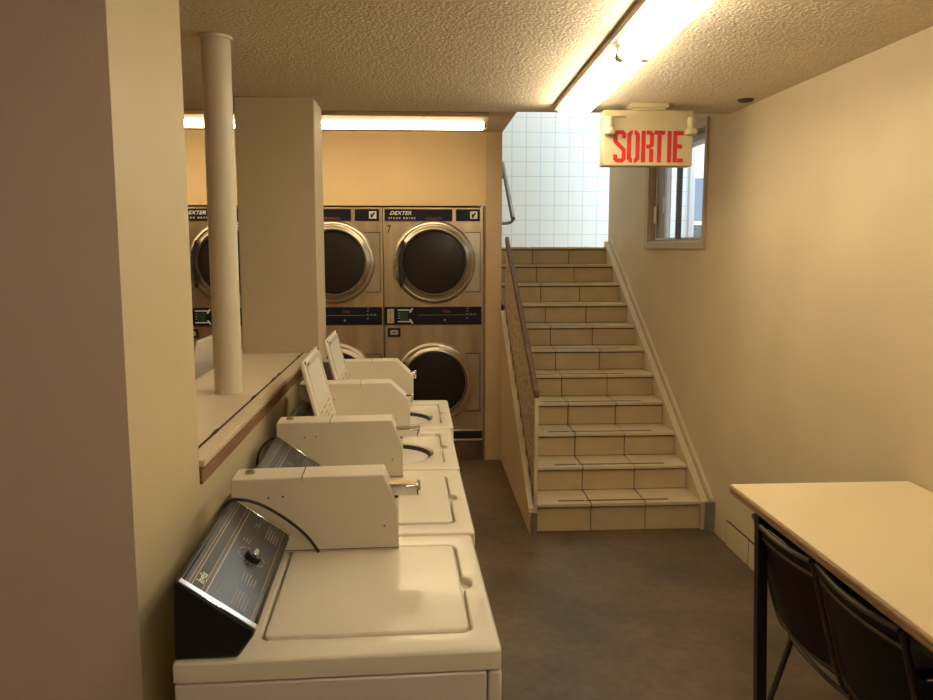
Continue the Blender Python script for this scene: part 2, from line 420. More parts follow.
# railing
rl = thing('stair_railing', (.69, 4.70, 0), 'stair railing with brown wooden handrail and mottled beige infill panel', 'railing')
c = nb(); box(c, .686, .708, 4.672, 4.699, .14, .88); obj('newel_post', c, 'cream_trim', rl, bevel=.003)
c = nb(); box(c, .672, .708, 4.668, 4.699, 0, .14); obj('post_foot', c, 'greyblock', rl, label='dark metal foot of the post')
zr = lambda y: .918+(y-4.688)*.553
c = nb(); prism(c, [(4.70, .215), (6.43, 1.275), (6.36, zr(6.36)-.05), (4.70, zr(4.70)-.05)], 'X', .688, .696)
obj('infill_panel', c, 'woven', rl)
c = nb(); prism(c, [(4.70, .175), (6.43, 1.235), (6.43, 1.320), (4.70, .260)], 'X', .686, .698)
obj('bottom_rail', c, 'railwood', rl)
for k in range(11):
    y = 4.76+k*.152; z = .175+(y-4.70)*.6127
    c = nb(); prism(c, [(y, z+.010), (y+.080, z+.059), (y+.092, z+.112), (y+.012, z+.060)], 'X', .6825, .686); obj('pale_dash', c, 'tread', rl)  # pale dashes along the bottom rail
c = nb(); prism(c, [(4.66, zr(4.66)-.05), (6.34, zr(6.34)-.05), (6.34, zr(6.34)), (4.66, zr(4.66))], 'X', .678, .710)
obj('handrail', c, 'railwood', rl, bevel=.008)
mr = thing('wall_handrail', (.74, 6.5, 1.9), 'grey steel pipe handrail fixed to the wall of the upper steps', 'handrail')
c = nb(); tube(c, [(.76, 6.50, 1.975), (.76, 7.35, 2.50)], .019, 14); obj('pipe', c, 'metalrail', mr, smooth=True)
c = nb(); tube(c, smooth_path([(.76, 6.53, 1.99), (.75, 6.50, 1.955), (.71, 6.50, 1.94), (XS+.002, 6.50, 1.94)]), .012, 10); obj('bracket', c, 'metalrail', mr, smooth=True)
c = nb(); tube(c, smooth_path([(.76, 7.2, 2.40), (.74, 7.2, 2.36), (XS+.002, 7.2, 2.36)]), .012, 10); obj('bracket', c, 'metalrail', mr, smooth=True)

# ------------------------------------------------------------------ window
def frame_yz(bm, x0, x1, ya, yb, za, zb, w, wb=None, wt=None):
    wb = wb or w; wt = wt or w
    box(bm, x0, x1, ya, ya+w, za, zb); box(bm, x0, x1, yb-w, yb, za, zb)
    box(bm, x0, x1, ya+w, yb-w, za, za+wb); box(bm, x0, x1, ya+w, yb-w, zb-wt, zb)
    return bm
c = frame_yz(nb(), XR-.018, XR+.005, 5.000, 6.345, 1.735, 2.55, .03, .05, .05); box(c, XR-.018, XR+.005, 6.25, 6.316, 1.785, 2.50)
win = struct('window_1', c, 'window_wood', bevel=.004)
def wpart(name, bm, m, **k):
    o = obj(name, bm, m, win, **k); return o
wpart('window_liner', frame_yz(nb(), XR+.0, XR+.16, WY0-.001, WY1+.001, WZ0-.001, WZ1+.001, .010), 'window_wood')
wpart('window_track', frame_yz(nb(), XR+.03, XR+.12, 5.045, 6.22, 1.794, 2.49, .012, .010, .05), 'alu')
c = frame_yz(nb(), XR+.030, XR+.052, 5.69, 6.20, 1.805, 2.45, .02, .012); box(c, XR+.028, XR+.052, 5.925, 5.965, 1.817, 2.43)
s1 = wpart('sliding_sash', c, 'alu_lt')
c = nb(); box(c, XR+.036, XR+.046, 5.965, 6.18, 1.817, 2.43); obj('grey_stile', c, 'alu', s1)
c = nb(); c.faces.new([c.verts.new(p) for p in ((XR+.041, 5.71, 1.817), (XR+.041, 5.925, 1.817), (XR+.041, 5.925, 2.43), (XR+.041, 5.71, 2.43))]); obj('pane', c, 'glass', s1)
c = nb(); box(c, XR+.016, XR+.030, 6.15, 6.20, 1.93, 2.06); obj('sash_handle', c, 'white_print', s1, bevel=.004)
c = nb(); box(c, XR+.016, XR+.028, 5.93, 5.97, 2.0, 2.12); obj('sash_handle', c, 'white_print', s1, bevel=.004)
c = nb(); box(c, XR+.028, XR+.053, 5.645, 5.690, 1.805, 2.45); obj('sash_seal', c, 'alu_dark', s1)
s2 = wpart('fixed_sash', frame_yz(nb(), XR+.070, XR+.090, 5.058, 5.76, 1.805, 2.45, .012), 'alu_lt')
c = nb(); c.faces.new([c.verts.new(p) for p in ((XR+.080, 5.07, 1.817), (XR+.080, 5.748, 1.817), (XR+.080, 5.748, 2.438), (XR+.080, 5.07, 2.438))]); obj('pane', c, 'glass', s2)
# outside
struct('ground_outside', box(nb(), 3.0, 22, -4, 34, .73, .83), 'out_ground')
ob_ = obj('neighbouring_building', box(nb(), 7.5, 22, 26, 27, .83, 4.0), 'out_wall')
tag(ob_, 'pale blue grey building outside, seen through the window', 'building')
car = thing('parked_car', (5.0, 11.0, 1.55), 'white parked car partly seen low through the window', 'car')
car.location = (5.4, 12.2, 1.25)
c = nb(); prism(c, smooth_path and [(10.3,1.5),(10.2,1.9),(10.6,2.05),(11.2,2.12),(11.8,2.55),(13.0,2.6),(13.7,2.2),(14.2,2.1),(14.3,1.55)], 'X', 4.35, 6.0)
obj('car_body', c, 'carpaint', car, bevel=.06)
c = nb(); prism(c, [(11.5,2.3),(11.9,2.5),(12.75,2.53),(13.1,2.3)], 'X', 4.335, 4.349); obj('side_window', c, 'glassdark', car)
for yy in (10.95, 13.5):
    c = nb(); lathe(c, [(0,-.05),(.3,-.05),(.32,0),(.32,.15),(0,.15)], (4.35, yy, 1.575), 'X', 24); obj('wheel', c, 'rubber', car)
for z0, z1, nm in ((1.745, 1.83, 'trim_entry_sill'),):
    struct(nm, box(nb(), 2.94, 2.99, 4.0, YB, z0, z1), 'alu')
struct('trim_entry_post', box(nb(), 2.93, 2.985, YB-.06, YB+.1, 1.83, 4.7), 'alu_lt')

car.location = (5.4, 12.2, .83)

# ------------------------------------------------------------------ pipe column
cl = thing('support_column', (-.741, 3.112, 1.185), 'round cream painted steel column standing on the ledge', 'column')
c = nb(); lathe(c, [(0, .0), (.053, 0), (.053, 1.318), (0, 1.318)], (-.741, 3.112, 1.1852), 'Z', 40); obj('shaft', c, 'column', cl, smooth=True)
c = nb(); lathe(c, [(.056, 0), (.060, .003), (.060, .012), (.056, .014)], (-.741, 3.112, CEIL-.0145), 'Z', 40); obj('top_plate', c, 'column', cl, smooth=True)

# ------------------------------------------------------------------ ceiling lights
def strip_light(loc, L, tubes, label, tm, horizontal=False, rot=0., w=.19, joints=(.5,)):
    t = thing('ceiling_light', (0, 0, 0), label, 'ceiling light', None)
    c = nb(); prism(c, [(-w/2, 0), (w/2, 0), (w/2, -.02), (w*.30, -.056), (-w*.30, -.056), (-w/2, -.02)], 'Y', 0, L)
    obj('housing', c, 'housing', t)
    c = nb(); box(c, -w/2-.003, -w/2+.002, 0, L, -.03, -.0); obj('side_lip', c, 'housing_side', t)
    nseg = len(joints)+1; ys = [0]+[L*j for j in joints]+[L]
    for a, b in zip(ys, ys[1:]):
        for x in tubes:
            c = nb(); tube(c, [(x, a+.02, -.078), (x, b-.02, -.078)], .0185, 14); g = obj('tube', c, tm, t, smooth=True)
            for yy in (a+.006, b-.014):
                c = nb(); box(c, x-.014, x+.014, yy, yy+.010, -.094, -.05); obj('lamp_holder', c, 'housing', t)
        for x in tubes:
            for yy in (a+.012, b-.030):
                c = nb(); tube(c, [(x, yy, -.078), (x, yy+.018, -.078)], .0195, 12); obj('tube_cap', c, 'housing', t, smooth=True)
    t.location = loc; t.rotation_euler = (0, 0, rot)
    return t
strip_light((.760, 2.01, CEIL), 2.44, (-.042, .045), 'long twin tube fluorescent light on the ceiling above the aisle', 'tube', rot=-.024, joints=(.40,), w=.15)
strip_light((.55, -1.35, CEIL), 2.44, (-.042, .045), 'unseen twin tube light added behind the viewer to brighten the taupe wall', 'tube_dim', rot=0, w=.17)  # unseen fixture added as fill for the taupe wall
l2 = strip_light((.476, 5.62, CEIL2), 2.44, (-.042, .045), 'twin tube fluorescent light across the ceiling in front of the dryers', 'tube2', rot=PI/2)
l3 = strip_light((-2.0, 5.62, CEIL2), 1.6, (-.042, .045), 'short fluorescent light over the hidden end of the dryer row', 'tube2', rot=PI/2)
# round vent on the ceiling
vt = thing('ceiling_vent', (1.70, 4.20, CEIL), 'small dark round vent in the stippled ceiling beyond the exit sign', 'vent')
c = nb(); lathe(c, [(.0, -.012), (.022, -.014), (.024, -.006), (.036, -.010), (.040, -.004), (.042, 0)], (1.715, 4.23, CEIL), 'Z', 28); obj('grille', c, 'curb', vt, smooth=True)

# ------------------------------------------------------------------ exit sign
SY = 4.38
sg = thing('exit_sign', (1.235, SY, CEIL), 'cream exit sign with red SORTIE letters hanging from the ceiling', 'sign')
c = nb(); box(c, .999, 1.492, SY, SY+.09, 2.184, 2.480); obj('sign_box', c, 'sign', sg, bevel=.006)
c = nb(); box(c, 1.143, 1.347, SY-.03, SY+.12, 2.488, CEIL-.0005); box(c, 1.155, 1.335, SY-.015, SY+.10, 2.478, 2.492); obj('ceiling_mount', c, 'sign', sg, bevel=.003)
def stroke(bm, pts, w, T):
    P = [Vector((p[0], p[1])) for p in pts]; L_, R_ = [], []
    for i, p in enumerate(P):
        ns = []
        if i > 0: d = (p-P[i-1]).normalized(); ns.append(Vector((-d.y, d.x)))
        if i < len(P)-1: d = (P[i+1]-p).normalized(); ns.append(Vector((-d.y, d.x)))
        n = sum(ns, Vector((0, 0))); n.normalize(); k = 1/max(.4, n.dot(ns[0]))
        L_.append(p+n*w/2*k); R_.append(p-n*w/2*k)
    for i in range(len(P)-1):
        bm.faces.new([bm.verts.new(T(q)) for q in (L_[i], L_[i+1], R_[i+1], R_[i])])
W3 = .35
GL = {
 'S': ([[(.85,1.95),(.85,2.3),(.7,2.45),(.3,2.45),(.15,2.3),(.15,1.7),(.85,1.0),(.85,.3),(.7,.15),(.3,.15),(.15,.3),(.15,.65)]], 1.0),
 'O': ([[(.43,.15),(.33,.15),(.15,.33),(.15,2.27),(.33,2.45),(.43,2.45)], [(.57,.15),(.67,.15),(.85,.33),(.85,2.27),(.67,2.45),(.57,2.45)]], 1.0),
 'R': ([[(.15,0),(.15,2.6)], [(.38,2.45),(.7,2.45),(.85,2.28),(.85,1.45),(.72,1.3),(.38,1.3)], [(.825,1.10),(.825,0)]], 1.0),
 'T': ([[(0,2.45),(.9,2.45)], [(.45,2.27),(.45,0)]], .9),
 'I': ([[(.15,0),(.15,2.6)]], .3),
 'E': ([[(.15,0),(.15,2.6)], [(.33,2.42),(.85,2.42)], [(.33,1.33),(.75,1.33)], [(.33,.18),(.85,.18)]], .85)}
pos = {'S': (0, 1.0), 'O': (1.14, 1.0), 'R': (2.33, .98), 'T': (3.36, 1.06), 'I': (4.50, 1), 'E': (4.98, 1.0)}
H = .168; U = H/2.6
for i, ch in enumerate('SORTIE'):
    x0 = 1.056+pos[ch][0]*U*1.02; c = nb()
    for s in GL[ch][0]:
        stroke(c, s, W3, lambda q: (x0+q[0]*U*1.02, SY-.002, 2.203+q[1]*U))
    obj('letter', c, 'red', sg)
for x, s in ((1.022, -1), (1.468, 1)):
    lh = nb(); lathe(lh, [(0, .055), (.016, .055), (.020, .045), (.020, .0), (.031, -.012), (.033, -.034), (.028, -.040), (0, -.034)], (x, SY-.035, 2.385), 'Z', 24)
    hd = obj('lamp_head', lh, 'sign', sg, smooth=True)
    c = nb(); tube(c, [(x, SY+.001, 2.42), (x, SY-.03, 2.42)], .012, 12); obj('swivel', c, 'sign', hd, smooth=True)
c = nb(); box(c, 1.055, 1.12, SY-.0015, SY, 2.438, 2.446); obj('rating_plate', c, 'brass', sg)

# ------------------------------------------------------------------ washers
PW, DW = .670, .658        # width (y), depth (x)
HB = .93
def washer(open_lid, kind):
    t = thing('washing_machine', (0, 0, 0), '', 'washing machine', 'top loading washers in the row')
    c = nb(); box(c, .004, DW-.032, .001, PW-.001, .06, .884); obj('cabinet', c, 'washer_body', t, bevel=.006)
    c = nb(); box(c, DW-.029, DW-.001, .001, PW-.001, .07, .884); fp = obj('front_panel', c, 'washer_body', t, bevel=.008)
    c = nb(); box(c, .03, DW-.05, .03, PW-.03, .0, .06); obj('plinth', c, 'black', t)
    # lid deck with recess and round opening
    c = nb(); N = 220; yc = .335; xc = .385
    rx0, rx1, ry0, ry1 = .158, .604, .083, .587
    def ray(th, x0, x1, y0, y1, r):
        dx, dy = math.cos(th), math.sin(th); best = 9
        lo, hi = 0, 2
        def inside(t):
            x, y = xc+dx*t, yc+dy*t
            if not (x0 < x < x1 and y0 < y < y1): return False
            cx = min(max(x, x0+r), x1-r); cy = min(max(y, y0+r), y1-r)
            return (x-cx)**2+(y-cy)**2 <= r*r or (x0+r <= x <= x1-r) or (y0+r <= y <= y1-r)
        for _ in range(40):
            m = (lo+hi)/2
            if inside(m): lo = m
            else: hi = m
        return (xc+dx*lo, yc+dy*lo)
    def scoop(p):
        x, y = p
        if x > rx1-.02 and abs(y-yc) < .034: x += .020*math.sqrt(max(0, 1-((y-yc)/.034)**2))
        return (x, y)
    ths = [2*PI*k/N+.0001 for k in range(N)]
    # make sure corners are sampled: add corner angles
    for cx_, cy_ in ((.0, .0), (DW, 0), (DW, PW), (0, PW)):
        ths.append(math.atan2(cy_-yc, cx_-xc) % (2*PI))
    ths = sorted(ths); N = len(ths)
    e = .007
    loops = [
        [(*ray(a, 0, DW, 0, PW, .012), HB-.042) for a in ths],
        [(*ray(a, 0, DW, 0, PW, .012), HB-e) for a in ths],
        [(*ray(a, .004, DW-.004, .004, PW-.004, .012), HB-.0025) for a in ths],
        [(*ray(a, .009, DW-.009, .009, PW-.009, .012), HB) for a in ths],
        [(*scoop(ray(a, rx0-.006, rx1+.006, ry0-.006, ry1+.006, .03)), HB) for a in ths],
        [(*scoop(ray(a, rx0, rx1, ry0, ry1, .026)), HB-.005) for a in ths],
        [(*scoop(ray(a, rx0+.001, rx1-.001, ry0+.001, ry1-.001, .026)), HB-.017) for a in ths],
        [(*ray(a, rx0+.035, rx1-.035, ry0+.04, ry1-.04, .10), HB-.020) for a in ths],
        [(xc+.184*math.cos(a), yc+.184*math.sin(a), HB-.024) for a in ths],
        [(xc+.176*math.cos(a), yc+.176*math.sin(a), HB-.034) for a in ths],
        [(xc+.172*math.cos(a), yc+.172*math.sin(a), HB-.075) for a in ths]]
    rings = [[c.verts.new(p) for p in L] for L in loops]
    for A, B in zip(rings, rings[1:]):
        for k in range(N): c.faces.new([A[k], A[(k+1)%N], B[(k+1)%N], B[k]])
    o_ = obj('top_deck', c, 'washer', t, smooth=True, angle=50); wn = o_.modifiers.new('wn', 'WEIGHTED_NORMAL'); wn.keep_sharp = True; wn.weight = 90
    c = nb(); lathe(c, [(.171, -.03), (.163, -.05), (.168, -.075), (.20, -.08), (.23, -.14), (.235, -.45), (.0, -.46)], (xc, yc, HB), 'Z', 48)
    dr = obj('tub', c, 'drum', t, smooth=True)
    c = nb(); lathe(c, [(.0, -.15), (.02, -.15), (.035, -.20), (.045, -.45), (0, -.45)], (xc, yc, HB), 'Z', 24); obj('agitator', c, 'plastic', dr, smooth=True)
    # lid
    c = nb(); pts = rrect(.165, .598 if not open_lid else .566, .090, .580, .022, 5)
    prism(c, pts, 'Z', HB-.012, HB+.003)
    if open_lid:
        # dished underside
        ins = rrect(.185, .578, .112, .558, .03, 5)
    lid = obj('lid', c, 'washer' if not open_lid else 'plastic', t, bevel=.005, seg=3)
    if not open_lid:
        pass
    else:
        c = nb(); prism(c, rrect(.185, .550, .110, .560, .02, 4), 'Z', HB-.0135, HB-.012)
        ls = obj('inner_panel', c, 'washer', lid)
        c = nb(); random.seed(3)
        zz = HB-.0139
        def bar(x0, x1, y0, y1): box(c, x0, x1, y0, y1, zz-.0004, zz)
        for i, xx in enumerate((.245, .262, .279, .305, .322, .345)):
            for y in (.15, .27, .40):
                bar(xx, xx+.005, y, y+random.uniform(.05, .10))
        obj('printed_instructions', c, 'ink', lid)
        c = nb(); bar(.21, .222, .16, .30); obj('warning_line', c, 'ink', lid)
        c = nb(); bar(.538, .546, .14, .22); obj('heading_line', c, 'ink', lid)
        c = nb(); box(c, .38, .53, .15, .50, zz-.0006, zz); obj('label_sheet', c, 'label', lid)
        c = nb(); lathe(c, [(0, -.004), (.006, -.004), (.006, 0)], (.556, .120, HB-.012), 'Z', 12); obj('bumper', c, 'ink', lid)
        c = nb(); lathe(c, [(0, -.004), (.006, -.004), (.006, 0)], (.556, .550, HB-.012), 'Z', 12); obj('bumper', c, 'ink', lid)
        # swing about the rear edge
        piv = Vector((.165, 0, HB)); a = -math.radians(104)
        R = Matrix.Translation(piv) @ Matrix.Rotation(a, 4, 'Y') @ Matrix.Translation(-piv)
        lid.data.transform(R)
        for ch in bpy.data.objects:
            if ch.parent == lid: ch.data.transform(R)
    # console
    y0, y1 = .010, .545
    bx, tx, tz, fx, fz = .128, .016, 1.094, .160, .990
    c = nb(); prism(c, [(.004, HB+.001), (bx, HB+.001), (fx+.002, fz-.012), (fx, fz), (tx+.006, tz), (.008, tz-.004)], 'Y', y0, y1)
    con = obj('console', c, 'black', t, bevel=.006)
    P0 = Vector((fx, 0, fz)); P1 = Vector((tx, 0, tz)); UP = (P1-P0).normalized(); NO = Vector((UP.z, 0, -UP.x)); LL = (P1-P0).length
    def FP(v, y, h=0.): return P0 + UP*v + Vector((0, y, 0)) + NO*h
    def quad(bm, v0, v1, ya, yb, h, th=.001):
        A = [bm.verts.new(FP(v, y, hh)) for hh in (h, h+th) for v, y in ((v0, ya), (v1, ya), (v1, yb), (v0, yb))]
        for f in ((3,2,1,0),(4,5,6,7),(0,1,5,4),(1,2,6,5),(2,3,7,6),(3,0,4,7)): bm.faces.new([A[i] for i in f])
    c = nb(); quad(c, .004, LL-.004, y0+.018, y1-.012, .0005, .002); obj('face_plate', c, 'panel', con)
    c = nb(); quad(c, -.004, LL-.002, y0-.002, y0+.017, .0005, .004); obj('end_trim', c, 'chrome', con, bevel=.0015)
    c = nb(); quad(c, -.004, LL-.002, y1-.011, y1+.002, .0005, .004); obj('end_trim', c, 'chrome', con, bevel=.0015)
    c = nb()
    for v, w in ((.117, .0018), (.127, .0010), (.150, .0012), (.157, .0008), (.012, .0008)):
        quad(c, v, v+w, y0+.020, y1-.014, .0027, .0006)
    obj('pinstripes', c, 'gold', con)
    c = nb(); random.seed(11)
    def lines(v0, nline, y, w, dv=.0075, pr=.0022):
        
        c = nb()
        for i in range(nline): quad(c, v0-i*dv, v0-i*dv+pr, y, y+w*random.uniform(.6, 1), .0027, .0004)
        obj('printed_text', c, 'grey_print', con)
    lines(.098, 2, y0+.045, .075); lines(.062, 5, y0+.035, .09); lines(.062, 5, y0+.145, .06)
    lines(.098, 3, y1-.20, .03); lines(.086, 2, y1-.09, .045); lines(.052, 5, y1-.12, .085)
    c = nb()
    for k in range(22):
        a = 2*PI*k/22; v, y = .065+.034*math.cos(a), .29+.036*math.sin(a)
        if k % 11 != 0: quad(c, v-.002, v+.002, y-.003, y+.003, .0027, .0004)
    obj('console_print', c, 'grey_print', con)
    c = nb(); text_bm(c, 'Inglis', .024, FP(.131, y0+.040, .0032), (0, 1, 0), UP, bold=.0004, shear=.2); obj('brand_lettering', c, 'white_print', con)
    c = nb(); ctr = FP(.062, .285, .002)
    rings = []
    for r, h in ((.020, 0), (.019, .012), (.017, .014), (.0, .014)):
        rings.append([c.verts.new(ctr + NO*h + UP*(r*math.cos(2*PI*k/24)) + Vector((0, r*math.sin(2*PI*k/24), 0))) for k in range(24)])
    for A, B in zip(rings, rings[1:]):
        for k in range(24): c.faces.new([A[k], A[(k+1)%24], B[(k+1)%24], B[k]])
    kn = obj('dial', c, 'black', con, smooth=True)
    c = nb(); quad(c, .056, .068, .268, .302, .0155, .008); obj('dial_grip', c, 'chrome', kn, bevel=.002)
    # coin box
    bz = HB+.002; by0, by1 = .560, .668
    if kind == 'A': prof = [(.012, bz), (.450, bz), (.450, 1.046), (.412, 1.141), (.012, 1.137)]
    else: prof = [(-.005, bz), (.474, bz), (.474, 1.080), (.390, 1.160), (-.005, 1.157)]
    c = nb(); prism(c, prof, 'Y', by0, by1); cb = obj('coin_box', c, 'coin', t, bevel=.004)
    top = 1.141 if kind == 'A' else 1.160
    c = nb(); box(c, .196 if kind == 'A' else .26, .1975 if kind == 'A' else .2615, by0-.0005, by1+.0005, top-.012, top+.0007); obj('seam', c, 'ink', cb)
    c = nb(); box(c, .012, prof[1][0]+.001, by0-.0012, by0+.001, bz+.006, bz+.008); obj('base_seam', c, 'ink', cb)
    c = nb(); lathe(c, [(.013, 0), (.013, .006), (.008, .009), (0, .009)], (.052, .62, top-.003), 'Z', 18); obj('lock', c, 'brass', cb, smooth=True)
    c = nb()
    for x, z in ((.108, 1.085), (.146, 1.088), (.412, 1.0)): lathe(c, [(0, -.0015), (.0028, -.0015), (.0028, 0)], (x, by0, z), 'Y', 10)
    obj('rivets', c, 'ink', cb)
    sx = .420 if kind == 'A' else .400
    sz = 1.095 if kind == 'A' else 1.085
    c = nb(); box(c, sx, sx+.085, by0+.018, by1-.045, sz-.022, sz+.012); sl = obj('coin_slide', c, 'chrome', t, bevel=.005)
    c = nb(); tube(c, [(sx+.080, by0+.041, sz-.005), (sx+.090, by0+.041, sz-.005)], .022, 20); obj('slide_knob', c, 'chrome', sl, smooth=True)
    c = nb(); box(c, sx-.002, sx+.03, by0+.010, by1-.030, sz-.034, sz-.022); obj('slide_bracket', c, 'chrome', sl)
    # hoses / cord behind
    return t
WX = -.495
wa = washer(False, 'A'); wo = washer(True, 'B')
labels = ['white top loading washer with closed lid, whole black console and dial in plain view',
          'closed white washer with black console, second in the row from the taupe wall',
          'white washer with raised lid, third in the row from the taupe wall',
          'white washer with raised lid at the dryer end of the row, beside the square pillar']
for i, (src, lb) in enumerate(zip((wa, wa, wo, wo), labels)):
    w = src if i in (0, 2) else copy_tree(src)
    w.location = (WX+(.002, -.006, -.016, -.010)[i], (1.512, 2.198, 2.880, 3.570)[i], 0); w.rotation_euler = (0, 0, (.030, .018, .012, .006)[i]); w['label'] = lb
bw = copy_tree(wo)
for ch in [x for x in bpy.data.objects if x.parent == bw]:
    if ch.name.startswith(('coin_box', 'coin_slide')):
        for g in [x for x in bpy.data.objects if x.parent == ch]: bpy.data.objects.remove(g)
        bpy.data.objects.remove(ch)
bw.location = (-.936, 4.25, 0); bw.rotation_euler = (0, 0, PI)
bw['label'] = 'white washer beyond the ledge with its raised lid showing behind the round column'; bw['group'] = 'washers behind the half wall'
CORDPTS = [(-.555, 2.02, .93), (-.545, 2.01, 1.0), (-.521, 2.0, 1.045), (-.486, 1.985, 1.104), (-.455, 1.987, 1.110), (-.407, 2.002, 1.091), (-.348, 2.04, 1.036), (-.302, 2.06, .984), (-.272, 2.065, .938)]
# cable arching from the console to the coin box
c = nb(); tube(c, smooth_path(CORDPTS, 8), .0042, 8)
tag(obj('power_cord', c, 'rubber', None, smooth=True), 'thin black cord arching over the console of the closed washer beside the taupe wall', 'cord')
c = nb(); tube(c, smooth_path([(-.572, 2.72, .9), (-.560, 2.74, 1.03), (-.525, 2.763, 1.076), (-.49, 2.765, 1.080), (-.42, 2.765, 1.05), (-.37, 2.765, .99), (-.35, 2.766, .934)], 8), .0042, 8)
tag(obj('power_cord', c, 'rubber', None, smooth=True), 'thin black cord in front of the second coin box', 'cord')

# ------------------------------------------------------------------ stacked dryers
def dryer():
    t = thing('stacked_dryer', (0, 0, 0), '', 'dryer', 'stainless stacked dryers in the wall')
    W = .794; y = 0.
    c = nb(); box(c, 0, W, .004, .72, .166, 2.062); obj('cabinet', c, 'steel', t, bevel=.004)
    def band(name, x0, x1, z0, z1, m='navy', par=t, th=.008, bv=.002, y0=0.):
        c = nb(); box(c, x0, x1, y0-th, y0+.004, z0, z1); return obj(name, c, m, par, bevel=bv)
    hb = band('header_band', .012, .548, 1.955, 2.047)
    hb2 = band('header_band', .578, .768, 1.955, 2.047)
    c = nb(); text_bm(c, 'DEXTER', .040, (.052, -.0085, 2.003), (1, 0, 0), (0, 0, 1), shear=.35, sx=1.12, spacing=1.05, bold=.0009)
    obj('brand_lettering', c, 'white_print', hb)
    c = nb(); text_bm(c, 'STACK DRYER', .019, (.042, -.0085, 1.970), (1, 0, 0), (0, 0, 1), spacing=1.75, sx=1.1, bold=.0006)
    obj('type_lettering', c, 'white_print', hb)
    c = nb()
    for k in range(7): prism(c, [(.335+k*.018, 1.966), (.349+k*.018, 1.966), (.357+k*.018, 1.982), (.343+k*.018, 1.982)], 'Y', -.0092, -.0085)
    obj('red_script', c, 'redprint', hb)
    c = nb(); box(c, .690, .748, -.012, -.008, 1.972, 2.030); obj('logo_plate', c, 'white_print', hb2)
    c = nb(); prism(c, [(.700, 1.98), (.715, 1.98), (.740, 2.02), (.725, 2.02)], 'Y', -.0135, -.012); box(c, .703, .712, -.0135, -.012, 1.985, 2.012); obj('logo_mark', c, 'navy', hb2)
    mb = band('control_band', .004, W-.012, 1.128, 1.272)
    c = nb(); box(c, .024, .078, -.013, -.008, 1.142, 1.256); cp = obj('coin_plate', c, 'beige', mb, bevel=.002)
    c = nb(); box(c, .047, .053, -.0145, -.013, 1.205, 1.240); box(c, .047, .053, -.0145, -.013, 1.155, 1.190); obj('coin_slot', c, 'ink', cp)
    c = nb(); box(c, .125, .190, -.0092, -.008, 1.165, 1.235); obj('green_panel', c, 'green', mb)
    c = nb()
    for z in (1.243, 1.150): box(c, .108, .205, -.0095, -.008, z, z+.009)
    prism(c, [(.205, 1.243), (.222, 1.262), (.234, 1.262), (.212, 1.226), (.200, 1.226)], 'Y', -.0095, -.008)
    prism(c, [(.205, 1.157), (.222, 1.138), (.234, 1.138), (.212, 1.174), (.200, 1.174)], 'Y', -.0095, -.008)
    for z in (1.18, 1.20, 1.22): box(c, .112, .122, -.0095, -.008, z, z+.005)
    obj('white_marks', c, 'white_print', mb)
    c = nb(); box(c, .27, .74, -.0090, -.008, 1.205, 1.208)
    for x, z in ((.66, 1.24), (.665, 1.262), (.66, 1.215), (.69, 1.215), (.72, 1.215), (.48, 1.165), (.66, 1.18)): box(c, x, x+.014, -.0092, -.008, z-.003, z+.003)
    obj('grey_marks', c, 'grey_print', mb)
    c = nb(); box(c, .47, .53, -.0092, -.008, 1.225, 1.245); obj('red_marks', c, 'redprint', mb)
    c = nb(); lathe(c, [(.009, 0), (.008, -.008), (0, -.008)], (.485, -.008, 1.165), 'Y', 14); obj('push_button', c, 'grey_print', mb)
    ld = band('display_box', .026, .128, 1.030, 1.104, 'black')
    c = nb(); box(c, .048, .108, -.0105, -.008, 1.050, 1.085); obj('display_label', c, 'beige', ld)
    c = nb(); box(c, .060, .096, -.0115, -.0105, 1.062, 1.072); obj('display_slot', c, 'ink', ld)
    kp = band('kick_panel', .0, W-.004, .185, .245, 'black')
    band('base_strip', .0, W, .166, .176, 'chrome'); band('upper_strip', .0, W, .247, .256, 'chrome')
    c = nb(); box(c, .004, W-.006, -.003, .005, .4095, .4125); obj('panel_seam', c, 'ink', t)
    for zc in (1.628, .655):
        cx = .402
        c = nb(); box(c, .655, .770, -.006, .006, zc-.235, zc+.235); hp = obj('hinge_plate', c, 'steelframe', t, bevel=.003)
        c = nb(); frame = [(.652, .773, zc+.233, zc+.240), (.652, .773, zc-.240, zc-.233), (.768, .774, zc-.24, zc+.24)]
        for a, b, e, f in frame: box(c, a, b, -.008, .004, e, f)
        obj('plate_edge', c, 'ink', hp)
        c = nb()
        lathe(c, [(.328, .0), (.328, -.022), (.318, -.034), (.304, -.036), (.298, -.026), (.286, -.030), (.272, -.046), (.262, -.048), (.254, -.040), (.250, -.020), (.25, .0)], (cx, 0, zc), 'Y', 72)
        dd = obj('door', c, 'steelframe', t, smooth=True, angle=60)
        c = nb(); lathe(c, [(.252, -.022), (.20, -.030), (.10, -.036), (.0, -.038)], (cx, 0, zc), 'Y', 48); obj('door_glass', c, 'glassdark', dd, smooth=True)
        c = nb(); lathe(c, [(.266, -.049), (.260, -.052), (.252, -.046)], (cx, 0, zc), 'Y', 60); obj('gasket', c, 'ink', dd, smooth=True)
        c = nb(); prism(c, [(.130, zc-.20), (.152, zc-.19), (.172, zc-.10), (.150, zc-.05), (.148, zc+.04), (.172, zc+.12), (.162, zc+.18), (.140, zc+.17), (.122, zc+.06), (.120, zc-.06)], 'Y', -.062, -.036); obj('door_handle', c, 'black', dd, bevel=.006)
        c = nb(); prism(c, [(.088, zc-.14), (.104, zc-.14), (.098, zc), (.104, zc+.06), (.088, zc+.03), (.080, zc-.05)], 'Y', -.048, -.03); obj('latch', c, 'chrome', dd, bevel=.003)
    return t
dr = dryer()
dl = ['stainless stacked dryer marked 7, beside the stairway wall',
      'middle stainless stacked dryer, partly hidden behind the square pillar',
      'stainless stacked dryer seen between the wall end and the round column']
